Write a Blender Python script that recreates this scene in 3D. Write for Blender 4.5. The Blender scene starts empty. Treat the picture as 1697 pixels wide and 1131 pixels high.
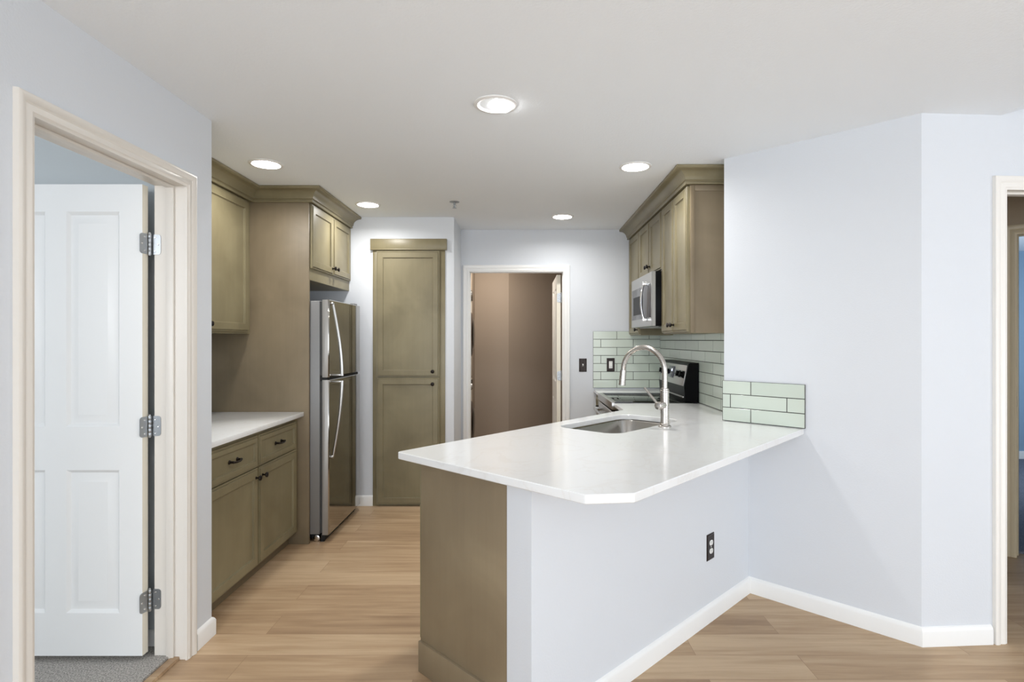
import bpy, bmesh, math, random
from mathutils import Vector, Matrix

# ------------------------------------------------------------------ camera, world, light
random.seed(7)
S = bpy.context.scene
COL = S.collection
CAMZ = 1.40
FPX = 930.0
PX, PY = 866.0, 564.0          # vanishing point of the kitchen axis in the 1697x1131 frame
cam_d = bpy.data.cameras.new('camera')
cam_d.sensor_width = 36.0
cam_d.lens = FPX / 1697.0 * 36.0
cam_d.shift_x = (848.5 - PX) / 1697.0
cam_d.shift_y = (PY - 565.5) / 1697.0
cam_d.clip_start = 0.05
cam = bpy.data.objects.new('camera', cam_d)
cam.location = (0, 0, CAMZ)
cam.rotation_euler = (math.pi / 2, 0, 0)
COL.objects.link(cam)
S.camera = cam

S.view_settings.view_transform = 'Standard'
S.view_settings.look = 'None'
S.view_settings.gamma = 1.0
S.view_settings.use_curve_mapping = False
S.view_settings.exposure = 0.0

world = bpy.data.worlds.new('world')
S.world = world
world.use_nodes = True
wn = world.node_tree.nodes
wn['Background'].inputs[0].default_value = (0.80, 0.90, 1.0, 1)
wn['Background'].inputs[1].default_value = 1.0


def area(name, loc, target, sx, sy, power, color=(1, 1, 1), spread=180, shape='RECTANGLE'):
    d = bpy.data.lights.new(name, 'AREA')
    d.shape = shape
    d.size = sx
    if shape in ('RECTANGLE', 'ELLIPSE'):
        d.size_y = sy
    d.energy = power
    d.color = color
    d.spread = math.radians(spread)
    o = bpy.data.objects.new(name, d)
    o.location = loc
    o.rotation_euler = (Vector(target) - Vector(loc)).to_track_quat('-Z', 'Y').to_euler()
    COL.objects.link(o)
    return o


DAY = (0.91, 0.95, 1.0)
area('daylight_back', (0.6, -3.98, 1.35), (0.6, 0, 2.1), 3.4, 2.0, 80, DAY)
area('fill_left', (-1.44, -2.3, 1.35), (0.6, -1.6, 1.75), 2.0, 1.7, 106, DAY)  # added fill lamp, lifts end panel, angled wall and ceiling
area('fill_side', (4.38, -1.0, 1.25), (0, -1.0, 2.0), 2.6, 2.1, 90, DAY)  # added lamp to light the peninsula front and left door
area('fill_bedroom', (-2.95, -0.97, 1.80), (-2.5, 2.5, 1.1), 1.3, .75, 46, (0.95, 0.97, 1.0))  # added lamp aimed at the open door and bedroom wall
area('daylight_far_room', (5.3, 4.6, 1.5), (4.6, 6.4, 1.3), 1.2, 1.2, 28, (0.80, 0.90, 1.0))
area('laundry_lamp', (-0.30, 5.95, 2.40), (-0.3, 6.2, 1.0), 0.25, 0.25, 13.0, (1.0, 0.88, 0.74))
CAN_W = 6.6
CAN_COL = (1.0, 0.98, 0.955)

# ------------------------------------------------------------------ helpers
def pxs(s, x, y):              # point on the image ray at s pixels per metre
    return ((x - PX) / s, FPX / s, CAMZ - (y - PY) / s)


def atz(x, y, z):              # image ray met with the level z
    s = (y - PY) / (CAMZ - z)
    return ((x - PX) / s, FPX / s)


class Frame:
    def __init__(self, o, u, v, w):
        self.o, self.u, self.v, self.w = Vector(o), Vector(u).normalized(), Vector(v).normalized(), Vector(w).normalized()

    def __call__(self, a, b, c=0.0):
        return self.o + self.u * a + self.v * b + self.w * c


ID = Frame((0, 0, 0), (1, 0, 0), (0, 1, 0), (0, 0, 1))


class MB:
    def __init__(self):
        self.v, self.f, self.m = [], [], []
        self.mi = 0

    def add(self, vs, fs):
        b = len(self.v)
        self.v += [Vector(p) for p in vs]
        for f in fs:
            self.f.append([b + i for i in f])
            self.m.append(self.mi)
        return self

    def box(self, a0, a1, b0, b1, c0, c1, fr=ID, bev=0.0, seg=2):
        a0, a1 = min(a0, a1), max(a0, a1)
        b0, b1 = min(b0, b1), max(b0, b1)
        c0, c1 = min(c0, c1), max(c0, c1)
        bev = min(bev, (a1 - a0) * .45, (b1 - b0) * .45, (c1 - c0) * .45)
        bm = bmesh.new()
        bmesh.ops.create_cube(bm, size=1.0)
        for v in bm.verts:
            v.co = Vector((a0 + (v.co.x + .5) * (a1 - a0), b0 + (v.co.y + .5) * (b1 - b0), c0 + (v.co.z + .5) * (c1 - c0)))
        if bev > 0:
            bmesh.ops.bevel(bm, geom=bm.edges[:], offset=bev, segments=seg, profile=0.5, affect='EDGES')
        bm.verts.index_update()
        vs = [fr(*v.co) for v in bm.verts]
        fs = [[v.index for v in f.verts] for f in bm.faces]
        bm.free()
        return self.add(vs, fs)

    def prism(self, poly, c0, c1, fr=ID):
        n = len(poly)
        vs = [fr(p[0], p[1], c0) for p in poly] + [fr(p[0], p[1], c1) for p in poly]
        fs = [[i, (i + 1) % n, n + (i + 1) % n, n + i] for i in range(n)] + [list(range(n))[::-1], list(range(n, 2 * n))]
        return self.add(vs, fs)

    def loops(self, loops, cap0=True, cap1=True, closed=True):
        n = len(loops[0])
        vs = [p for l in loops for p in l]
        fs = []
        for k in range(len(loops) - 1):
            for i in range(n if closed else n - 1):
                j = (i + 1) % n
                fs.append([k * n + i, k * n + j, (k + 1) * n + j, (k + 1) * n + i])
        if cap0:
            fs.append(list(range(n))[::-1])
        if cap1:
            b = (len(loops) - 1) * n
            fs.append(list(range(b, b + n)))
        return self.add(vs, fs)

    def rings(self, fr, a0, a1, b0, b1, prof, cap0=True, cap1=True):
        """Concentric rectangles: prof is a list of (inset, height)."""
        L = []
        for i, h in prof:
            L.append([fr(a0 + i, b0 + i, h), fr(a1 - i, b0 + i, h), fr(a1 - i, b1 - i, h), fr(a0 + i, b1 - i, h)])
        return self.loops(L, cap0, cap1)

    def tube(self, pts, r, n=14, flat=None):
        pts = [Vector(p) for p in pts]
        rs = r if isinstance(r, (list, tuple)) else [r] * len(pts)
        L = []
        t0 = (pts[1] - pts[0]).normalized()
        up = Vector((0, 0, 1)) if abs(t0.z) < .9 else Vector((0, 1, 0))
        nrm = (up - t0 * up.dot(t0)).normalized()
        for i, p in enumerate(pts):
            t = (pts[min(i + 1, len(pts) - 1)] - pts[max(i - 1, 0)]).normalized()
            nrm = (nrm - t * nrm.dot(t)).normalized()
            bi = t.cross(nrm)
            fa = flat or 1.0
            L.append([p + (nrm * math.cos(2 * math.pi * k / n) + bi * (fa * math.sin(2 * math.pi * k / n))) * rs[i] for k in range(n)])
        return self.loops(L)

    def lathe(self, o, axis, prof, n=24, cap0=True, cap1=True):
        o, axis = Vector(o), Vector(axis).normalized()
        up = Vector((0, 0, 1)) if abs(axis.z) < .9 else Vector((1, 0, 0))
        e1 = (up - axis * up.dot(axis)).normalized()
        e2 = axis.cross(e1)
        L = [[o + axis * h + (e1 * math.cos(2 * math.pi * k / n) + e2 * math.sin(2 * math.pi * k / n)) * max(r, 1e-4) for k in range(n)] for r, h in prof]
        return self.loops(L, cap0, cap1)

    def sweep(self, path, prof):
        """Moulding along a plan path, offset to the right of its direction; prof = (offset, z) loop."""
        P = [Vector((p[0], p[1])) for p in path]
        L = []
        for i, p in enumerate(P):
            ns = []
            if i > 0:
                d = (p - P[i - 1]).normalized(); ns.append(Vector((d.y, -d.x)))
            if i < len(P) - 1:
                d = (P[i + 1] - p).normalized(); ns.append(Vector((d.y, -d.x)))
            m = ns[0] if len(ns) == 1 else (ns[0] + ns[1]) / (1 + ns[0].dot(ns[1]))
            L.append([Vector((p.x + m.x * o, p.y + m.y * o, z)) for o, z in prof])
        return self.loops(L)

    def casing(self, fr, a0, a1, top, prof, foot=0.0):
        """Door casing around an opening a0..a1, 0..top; prof = (outward, thickness) loop."""
        L = [[fr(a0 - o, foot, t) for o, t in prof], [fr(a0 - o, top + o, t) for o, t in prof],
             [fr(a1 + o, top + o, t) for o, t in prof], [fr(a1 + o, foot, t) for o, t in prof]]
        return self.loops(L)

    def build(self, name, mats, parent=None, origin=None, smooth=True, angle=32):
        org = Vector(origin) if origin is not None else (Vector(ORG[parent.name]) if parent is not None else Vector((0, 0, 0)))
        me = bpy.data.meshes.new(name)
        me.from_pydata([tuple(v - org) for v in self.v], [], self.f)
        mats = mats if isinstance(mats, (list, tuple)) else [mats]
        for m in mats:
            me.materials.append(m)
        for p, i in zip(me.polygons, self.m):
            p.material_index = i
            p.use_smooth = smooth
        bm = bmesh.new(); bm.from_mesh(me)
        bmesh.ops.recalc_face_normals(bm, faces=bm.faces)
        bm.to_mesh(me); bm.free()
        if smooth:
            me.set_sharp_from_angle(angle=math.radians(angle))
        me.update()
        o = bpy.data.objects.new(name, me)
        COL.objects.link(o)
        if parent is None:
            o.location = org
        else:
            o.parent = parent
        ORG[o.name] = tuple(org)
        return o


ORG = {}


def tag(o, label, cat=None, group=None, kind=None):
    o['label'] = label
    if cat: o['category'] = cat
    if group: o['group'] = group
    if kind: o['kind'] = kind
    return o


def thing(name, loc, label, cat, group=None):
    o = bpy.data.objects.new(name, None)
    o.empty_display_size = .1
    o.location = loc
    COL.objects.link(o)
    ORG[o.name] = tuple(loc)
    return tag(o, label, cat, group)


def struct(mb, name, mats, label, cat, parent=None, smooth=True):
    o = mb.build(name, mats, parent, smooth=smooth)
    if parent is None:
        tag(o, label, cat, kind='structure')
    return o


# ------------------------------------------------------------------ materials
def mat(name):
    m = bpy.data.materials.new(name)
    m.use_nodes = True
    nt = m.node_tree
    return m, nt, nt.nodes['Principled BSDF']


def N(nt, t, **kw):
    n = nt.nodes.new(t)
    for k, v in kw.items():
        setattr(n, k, v)
    return n


def lin(r, g, b):
    f = lambda c: ((c / 255 + .055) / 1.055) ** 2.4 if c / 255 > .04045 else c / 255 / 12.92
    return (f(r), f(g), f(b), 1)


def plain(name, col, rough=.5, metal=0.0, spec=.5, coat=0.0, emit=None, es=0.0):
    m, nt, b = mat(name)
    b.inputs['Base Color'].default_value = col
    b.inputs['Roughness'].default_value = rough
    b.inputs['Metallic'].default_value = metal
    b.inputs['Specular IOR Level'].default_value = spec
    b.inputs['Coat Weight'].default_value = coat
    if emit:
        b.inputs['Emission Color'].default_value = emit
        b.inputs['Emission Strength'].default_value = es
    return m


def paint(name, col, rough=.6, bump=.12, scale=140.0, spec=.35):
    """Rolled wall paint with orange-peel texture."""
    m, nt, b = mat(name)
    tc = N(nt, 'ShaderNodeTexCoord')
    n1 = N(nt, 'ShaderNodeTexNoise'); n1.inputs['Scale'].default_value = scale; n1.inputs['Detail'].default_value = 3
    n2 = N(nt, 'ShaderNodeTexNoise'); n2.inputs['Scale'].default_value = 1.3; n2.inputs['Detail'].default_value = 2
    mx = N(nt, 'ShaderNodeMix', data_type='RGBA')
    mx.inputs[6].default_value = col
    mx.inputs[7].default_value = (col[0] * .965, col[1] * .965, col[2] * .97, 1)
    bp = N(nt, 'ShaderNodeBump'); bp.inputs['Strength'].default_value = bump; bp.inputs['Distance'].default_value = .004
    for n in (n1, n2):
        nt.links.new(tc.outputs['Object'], n.inputs['Vector'])
    nt.links.new(n2.outputs['Fac'], mx.inputs[0])
    nt.links.new(mx.outputs[2], b.inputs['Base Color'])
    nt.links.new(n1.outputs['Fac'], bp.inputs['Height'])
    nt.links.new(bp.outputs['Normal'], b.inputs['Normal'])
    b.inputs['Roughness'].default_value = rough
    b.inputs['Specular IOR Level'].default_value = spec
    return m


def stained(name, c1, c2, rough=.38, grain=(3, 3, 40)):
    """Olive-brown stained maple: soft blotches and a fine grain."""
    m, nt, b = mat(name)
    tc = N(nt, 'ShaderNodeTexCoord')
    mp = N(nt, 'ShaderNodeMapping'); mp.inputs['Scale'].default_value = (40, 40, 2.2)
    n1 = N(nt, 'ShaderNodeTexNoise'); n1.inputs['Scale'].default_value = 1.0; n1.inputs['Detail'].default_value = 6; n1.inputs['Roughness'].default_value = .6
    n2 = N(nt, 'ShaderNodeTexNoise'); n2.inputs['Scale'].default_value = 2.6; n2.inputs['Detail'].default_value = 3; n2.inputs['Distortion'].default_value = .6
    ad = N(nt, 'ShaderNodeMath', operation='MULTIPLY_ADD'); ad.inputs[1].default_value = .20
    rp = N(nt, 'ShaderNodeValToRGB')
    rp.color_ramp.elements[0].position = .36; rp.color_ramp.elements[0].color = c1
    rp.color_ramp.elements[1].position = .86; rp.color_ramp.elements[1].color = c2
    nt.links.new(tc.outputs['Object'], mp.inputs['Vector'])
    nt.links.new(mp.outputs['Vector'], n1.inputs['Vector'])
    nt.links.new(tc.outputs['Object'], n2.inputs['Vector'])
    nt.links.new(n1.outputs['Fac'], ad.inputs[0]); nt.links.new(n2.outputs['Fac'], ad.inputs[2])
    nt.links.new(ad.outputs[0], rp.inputs['Fac'])
    nt.links.new(rp.outputs['Color'], b.inputs['Base Color'])
    bp = N(nt, 'ShaderNodeBump'); bp.inputs['Strength'].default_value = .05; bp.inputs['Distance'].default_value = .002
    nt.links.new(n1.outputs['Fac'], bp.inputs['Height']); nt.links.new(bp.outputs['Normal'], b.inputs['Normal'])
    b.inputs['Roughness'].default_value = rough
    return m


def brushed(name, col, rough, stretch=(1, 1, 120), amt=.10):
    m, nt, b = mat(name)
    tc = N(nt, 'ShaderNodeTexCoord')
    mp = N(nt, 'ShaderNodeMapping'); mp.inputs['Scale'].default_value = stretch
    n1 = N(nt, 'ShaderNodeTexNoise'); n1.inputs['Scale'].default_value = 6; n1.inputs['Detail'].default_value = 4
    ma = N(nt, 'ShaderNodeMath', operation='MULTIPLY_ADD'); ma.inputs[1].default_value = amt; ma.inputs[2].default_value = rough - amt * .5
    nt.links.new(tc.outputs['Object'], mp.inputs['Vector']); nt.links.new(mp.outputs['Vector'], n1.inputs['Vector'])
    nt.links.new(n1.outputs['Fac'], ma.inputs[0]); nt.links.new(ma.outputs[0], b.inputs['Roughness'])
    b.inputs['Base Color'].default_value = col
    b.inputs['Metallic'].default_value = 1.0
    return m


def wood_floor():
    m, nt, b = mat('oak_plank')
    L = nt.links.new
    tc = N(nt, 'ShaderNodeTexCoord')
    br = N(nt, 'ShaderNodeTexBrick'); br.offset = .37; br.offset_frequency = 2; br.squash = 1.0
    for k, v in (('Scale', 1.0), ('Brick Width', 1.22), ('Row Height', .178), ('Mortar Size', .0011), ('Mortar Smooth', .1), ('Bias', 0.0)):
        br.inputs[k].default_value = v
    br.inputs['Color1'].default_value = (0, 0, 0, 1); br.inputs['Color2'].default_value = (1, 1, 1, 1); br.inputs['Mortar'].default_value = (.5, .5, .5, 1)
    L(tc.outputs['Object'], br.inputs['Vector'])
    sep = N(nt, 'ShaderNodeSeparateXYZ'); L(tc.outputs['Object'], sep.inputs[0])
    off = N(nt, 'ShaderNodeMath', operation='MULTIPLY'); off.inputs[1].default_value = 37.0; L(br.outputs['Color'], off.inputs[0])
    cmb = N(nt, 'ShaderNodeCombineXYZ')
    sx = N(nt, 'ShaderNodeMath', operation='MULTIPLY'); sx.inputs[1].default_value = 1.6; L(sep.outputs['X'], sx.inputs[0])
    sy = N(nt, 'ShaderNodeMath', operation='MULTIPLY'); sy.inputs[1].default_value = 26.0; L(sep.outputs['Y'], sy.inputs[0])
    L(sx.outputs[0], cmb.inputs['X']); L(sy.outputs[0], cmb.inputs['Y']); L(off.outputs[0], cmb.inputs['Z'])
    n1 = N(nt, 'ShaderNodeTexNoise'); n1.inputs['Scale'].default_value = 1.0; n1.inputs['Detail'].default_value = 7; n1.inputs['Roughness'].default_value = .62; n1.inputs['Distortion'].default_value = .5
    L(cmb.outputs[0], n1.inputs['Vector'])
    cm2 = N(nt, 'ShaderNodeCombineXYZ')
    sx2 = N(nt, 'ShaderNodeMath', operation='MULTIPLY'); sx2.inputs[1].default_value = .9; L(sep.outputs['X'], sx2.inputs[0])
    sy2 = N(nt, 'ShaderNodeMath', operation='MULTIPLY'); sy2.inputs[1].default_value = 7.0; L(sep.outputs['Y'], sy2.inputs[0])
    L(sx2.outputs[0], cm2.inputs['X']); L(sy2.outputs[0], cm2.inputs['Y']); L(off.outputs[0], cm2.inputs['Z'])
    n2 = N(nt, 'ShaderNodeTexNoise'); n2.inputs['Scale'].default_value = 1.0; n2.inputs['Detail'].default_value = 3; n2.inputs['Distortion'].default_value = 1.2
    L(cm2.outputs[0], n2.inputs['Vector'])
    a1 = N(nt, 'ShaderNodeMath', operation='MULTIPLY_ADD'); a1.inputs[1].default_value = .62; L(n1.outputs['Fac'], a1.inputs[0])
    a2 = N(nt, 'ShaderNodeMath', operation='MULTIPLY'); a2.inputs[1].default_value = .42; L(n2.outputs['Fac'], a2.inputs[0]); L(a2.outputs[0], a1.inputs[2])
    a3 = N(nt, 'ShaderNodeMath', operation='MULTIPLY_ADD'); a3.inputs[1].default_value = .20; L(br.outputs['Color'], a3.inputs[0]); L(a1.outputs[0], a3.inputs[2])
    rp = N(nt, 'ShaderNodeValToRGB')
    e = rp.color_ramp.elements
    e[0].position = .40; e[0].color = lin(*FLOOR_DARK)
    e[1].position = .80; e[1].color = lin(*FLOOR_LIGHT)
    e2 = e.new(.60); e2.color = lin(*FLOOR_MID)
    L(a3.outputs[0], rp.inputs['Fac'])
    mx = N(nt, 'ShaderNodeMix', data_type='RGBA'); mx.inputs[7].default_value = lin(120, 88, 62)
    mf = N(nt, 'ShaderNodeMath', operation='MULTIPLY'); mf.inputs[1].default_value = .6; L(br.outputs['Fac'], mf.inputs[0])
    L(mf.outputs[0], mx.inputs[0]); L(rp.outputs['Color'], mx.inputs[6]); L(mx.outputs[2], b.inputs['Base Color'])
    bp = N(nt, 'ShaderNodeBump'); bp.inputs['Strength'].default_value = .12; bp.inputs['Distance'].default_value = .002
    L(n1.outputs['Fac'], bp.inputs['Height']); L(bp.outputs['Normal'], b.inputs['Normal'])
    b.inputs['Roughness'].default_value = .46
    b.inputs['Specular IOR Level'].default_value = .4
    return m


def quartz():
    m, nt, b = mat('white_quartz')
    L = nt.links.new
    tc = N(nt, 'ShaderNodeTexCoord')
    n1 = N(nt, 'ShaderNodeTexNoise'); n1.inputs['Scale'].default_value = 3.5; n1.inputs['Detail'].default_value = 8; n1.inputs['Distortion'].default_value = 1.6
    rp = N(nt, 'ShaderNodeValToRGB'); e = rp.color_ramp.elements
    e[0].position = .47; e[0].color = (.81, .82, .82, 1); e[1].position = .53; e[1].color = (.81, .82, .82, 1)
    v = e.new(.50); v.color = (.785, .785, .775, 1)
    L(tc.outputs['Object'], n1.inputs['Vector']); L(n1.outputs['Fac'], rp.inputs['Fac']); L(rp.outputs['Color'], b.inputs['Base Color'])
    b.inputs['Roughness'].default_value = .13
    b.inputs['Specular IOR Level'].default_value = .5
    return m


def carpet(name, c1, c2):
    m, nt, b = mat(name)
    L = nt.links.new
    tc = N(nt, 'ShaderNodeTexCoord')
    n1 = N(nt, 'ShaderNodeTexNoise'); n1.inputs['Scale'].default_value = 170; n1.inputs['Detail'].default_value = 3; n1.inputs['Roughness'].default_value = .7
    rp = N(nt, 'ShaderNodeValToRGB'); e = rp.color_ramp.elements
    e[0].position = .36; e[0].color = c1; e[1].position = .66; e[1].color = c2
    bp = N(nt, 'ShaderNodeBump'); bp.inputs['Strength'].default_value = .7; bp.inputs['Distance'].default_value = .008
    L(tc.outputs['Object'], n1.inputs['Vector']); L(n1.outputs['Fac'], rp.inputs['Fac']); L(rp.outputs['Color'], b.inputs['Base Color'])
    L(n1.outputs['Fac'], bp.inputs['Height']); L(bp.outputs['Normal'], b.inputs['Normal'])
    b.inputs['Roughness'].default_value = 1.0
    b.inputs['Specular IOR Level'].default_value = .1
    return m


def tile_mat():
    m, nt, b = mat('sage_tile')
    L = nt.links.new
    g = N(nt, 'ShaderNodeNewGeometry')
    mx = N(nt, 'ShaderNodeMix', data_type='RGBA'); mx.inputs[6].default_value = lin(206, 215, 204); mx.inputs[7].default_value = lin(198, 208, 197)
    L(g.outputs['Random Per Island'], mx.inputs[0]); L(mx.outputs[2], b.inputs['Base Color'])
    b.inputs['Roughness'].default_value = .14
    return m


def pane_mat():
    m = bpy.data.materials.new('clear_glass'); m.use_nodes = True
    nt = m.node_tree; nt.nodes.clear()
    o = N(nt, 'ShaderNodeOutputMaterial'); t = N(nt, 'ShaderNodeBsdfTransparent'); g = N(nt, 'ShaderNodeBsdfGlossy'); g.inputs['Roughness'].default_value = .02
    x = N(nt, 'ShaderNodeMixShader'); x.inputs[0].default_value = .06
    nt.links.new(t.outputs[0], x.inputs[1]); nt.links.new(g.outputs[0], x.inputs[2]); nt.links.new(x.outputs[0], o.inputs[0])
    return m


FLOOR_DARK, FLOOR_MID, FLOOR_LIGHT = (150, 122, 94), (177, 149, 117), (198, 172, 140)
M_WALL = paint('cool_white_paint', lin(218, 222, 227))
M_CEIL = paint('ceiling_paint', lin(243, 248, 252), rough=.8, bump=.22, scale=110, spec=.2)
M_BLUE = paint('blue_grey_paint', lin(198, 204, 206), bump=.08)
M_SKYB = paint('blue_paint', lin(148, 175, 198), bump=.08)
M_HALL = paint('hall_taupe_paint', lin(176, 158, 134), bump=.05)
M_TAUPE = paint('taupe_wall', lin(156, 143, 130), bump=.04)  # even brownish base colour for the laundry walls
M_TRIM = plain('white_trim_paint', lin(240, 240, 238), .35)
M_CREAM = plain('cream_trim_paint', lin(225, 220, 212), .38)
M_OFFW = plain('off_white_trim_paint', lin(236, 233, 227), .38)
M_TAN = plain('tan_trim_paint', lin(205, 190, 160), .42)  # even tan colour for the hall door frame
M_DOOR = plain('white_door_paint', lin(238, 239, 238), .38)
M_DOOREDGE = plain('cream_door_edge', lin(232, 226, 210), .45)
M_CAB = stained('olive_stain', lin(115, 106, 80), lin(142, 133, 104))
M_CAB2 = stained('brown_stain', lin(114, 101, 79), lin(138, 124, 100), rough=.5)
M_CAB2_LIT = stained('brown_stain_lit', lin(124, 109, 86), lin(148, 133, 107), rough=.5)  # brown stain copy lightened to make up for light missing on the panel
M_DARK = plain('cabinet_shadow_gap', lin(40, 36, 28), .8)
M_FLOOR = wood_floor()
M_CARPET = carpet('grey_carpet', lin(120, 118, 115), lin(212, 207, 200))
M_CARPET2 = carpet('blue_grey_carpet', lin(92, 98, 112), lin(150, 154, 166))
M_QUARTZ = quartz()
M_TILE = tile_mat()
M_GROUT = plain('dark_grout', lin(74, 76, 70), .8)
M_STEEL = brushed('stainless_front', (.40, .385, .36, 1), .075, (90, 90, 1), .03)
M_STEEL2 = brushed('brushed_steel', (.50, .495, .48, 1), .30, (1, 1, 90), .03)
M_SINK = brushed('sink_steel', (.42, .405, .38, 1), .24, (60, 60, 3), .06)
M_NICKEL = brushed('brushed_nickel', (.54, .51, .475, 1), .27, (2, 2, 120), .05)
M_CHROME = plain('chrome', (.80, .80, .80, 1), .07, 1.0)
M_FRIDGE = plain('fridge_side_grey', lin(128, 128, 128), .42, .35)
M_DOORSIDE = plain('grey_steel_side', lin(150, 148, 144), .36, .5)
M_GASKET = plain('grey_gasket', lin(62, 63, 64), .6)
M_BLACK = plain('black_enamel', lin(8, 8, 9), .30, 0, .06)
M_GLASSK = plain('black_glass', lin(14, 17, 16), .03, 0, .6)
M_BRONZE = plain('dark_bronze', lin(34, 28, 26), .34, .6)
M_PLATE = plain('bronze_plate', lin(46, 38, 36), .35, .5)
M_WHITEP = plain('white_plastic', lin(238, 238, 234), .35)
M_ZINC = brushed('zinc_hinge', (.42, .44, .46, 1), .36, (1, 1, 60), .04)
M_RUBBER = plain('black_rubber', lin(24, 24, 25), .7)
M_DISP = plain('display_glass', lin(58, 60, 78), .1)
M_DIGIT = plain('lit_digits', lin(225, 230, 255), .5, emit=(.85, .88, 1, 1), es=2.0)
M_LENS = plain('lamp_lens', (.9, .9, .9, 1), .4, emit=(1, .985, .96, 1), es=28.0)
M_MWGLASS = plain('microwave_window', lin(92, 92, 96), .16, .3)
M_APPL = plain('white_enamel', lin(228, 222, 214), .3)
M_APPLD = plain('smoked_door', lin(70, 58, 52), .3)
M_BAFFLE = plain('glowing_baffle', lin(240, 240, 238), .5, emit=(1, .985, .96, 1), es=1.0)  # glow added to the baffle, standing in for lamp light on it
M_CANW = plain('can_white', lin(236, 236, 234), .45)
M_PANE = pane_mat()

# ------------------------------------------------------------------ key plan points
CEIL = 2.44
XL = -1.474                     # left wall plane
XLW = -2.17                     # wall behind the left cabinets
YB = 5.29                       # far kitchen wall
YP = 4.745                      # pantry wall
XR = 1.303                      # right kitchen wall
E0 = (1.156, 3.219)             # free end of the angled wall
P0 = (1.258, 3.121)             # where the half wall meets it
P1 = (1.826, 2.569)             # its near corner
D0 = (2.157, 2.590)             # right door wall, casing edge
CT = .938                       # peninsula top
r45 = math.sqrt(.5)

# ------------------------------------------------------------------ setting
def wallbox(name, x0, x1, y0, y1, z0, z1, m, label):
    return struct(MB().box(x0, x1, y0, y1, z0, z1), name, m, label, 'wall')


mb = MB()
mb.box(-2.4, 4.7, -4.2, 7.4, -.06, 0)
floor = struct(mb, 'floor', M_FLOOR, 'light oak plank floor running through kitchen and living area', 'floor')
struct(MB().box(-4.6, XL - .072, -1.0, 2.545, 0.0, .018), 'floor_bedroom', M_CARPET, 'grey cut pile carpet behind the open white door', 'carpet')

# ceiling with the sloped part beyond the fold
XF = 2.214
mb = MB()
mb.box(-4.7, XF, -4.2, 2.62, CEIL, CEIL + .1)
mb.box(-4.7, XF, 2.62, 7.4, CEIL, CEIL + .1); mb.box(XF, 6.3, 2.95, 7.4, CEIL, CEIL + .1)
SL = .32
mb.loops([[(XF, y, CEIL), (4.6, y, CEIL + (4.6 - XF) * SL), (4.6, y, CEIL + (4.6 - XF) * SL + .1), (XF, y, CEIL + .1)] for y in (-4.2, 3.1)])
struct(mb, 'ceiling', M_CEIL, 'off-white textured ceiling with recessed lights', 'ceiling')

# left wall with the bedroom doorway
DY0, DY1, DZ = 1.68, 2.458, 2.077
mb = MB()
T = .122
for q in ((-4.0, -3.35, 0, CEIL), (-1.25, DY0 - .012, 0, CEIL), (-3.35, -1.25, 0, .45), (-3.35, -1.25, 2.25, CEIL)):
    mb.box(XL - T, XL, q[0], q[1], q[2], q[3])
mb.box(XL - T, XL, DY1 + .012, 2.66, 0, CEIL)
mb.box(XL - T, XL, DY0 - .012, DY1 + .012, DZ + .012, CEIL)
struct(mb, 'wall_left', M_WALL, 'pale grey wall holding the bedroom doorway', 'wall')
mb = MB()
mb.box(-4.6, XL - T, 2.545, 2.66, 0, CEIL)
struct(mb, 'wall_bedroom', M_BLUE, 'blue grey bedroom wall behind the open door', 'wall')
mb = MB(); mb.box(-4.7, -4.6, -1.0, 2.66, 0, CEIL)
struct(mb, 'wall_bedroom_side', M_BLUE, 'blue grey far wall of the bedroom', 'wall')
mb = MB()
for q in ((-4.6, -3.65, 0, CEIL), (-1.85, XL - T, 0, CEIL), (-3.65, -1.85, 0, .9), (-3.65, -1.85, 2.2, CEIL)):
    mb.box(q[0], q[1], -1.1, -1.0, q[2], q[3])
struct(mb, 'wall_bedroom_front', M_BLUE, 'blue grey front wall of the bedroom', 'wall')
mb = MB(); mb.box(XLW - .1, XLW, 2.66, YB + .1, 0, CEIL)
struct(mb, 'wall_kitchen_left', M_WALL, 'pale wall behind the left hand cabinets and fridge', 'wall')

# pantry wall and its return; far wall with the laundry doorway
PXL, PXR, PZ = -1.264, -.654, 2.235
mb = MB()
mb.box(XLW, PXL, YP, YP + .11, 0, CEIL)
mb.box(PXR, -.58, YP, YP + .11, 0, CEIL)
mb.box(PXL, PXR, YP, YP + .11, PZ, CEIL)
mb.box(-.69, -.58, YP + .11, YB, 0, CEIL)
struct(mb, 'wall_pantry', M_WALL, 'pale wall around the built in pantry cabinet', 'wall')
LX0, LX1, LZ = -.503, .388, 2.05
mb = MB()
mb.box(-.69, LX0 - .012, YB, YB + .13, 0, CEIL)
mb.box(LX1 + .012, XR + .1, YB, YB + .13, 0, CEIL)
mb.box(LX0 - .012, LX1 + .012, YB, YB + .13, LZ + .012, CEIL)
struct(mb, 'wall_back', M_WALL, 'pale far kitchen wall with laundry doorway', 'wall')
mb = MB(); mb.box(XR, XR + .12, 3.44, YB, 0, CEIL)
struct(mb, 'wall_right', M_WALL, 'pale kitchen wall behind range and right cabinets', 'wall')

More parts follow.
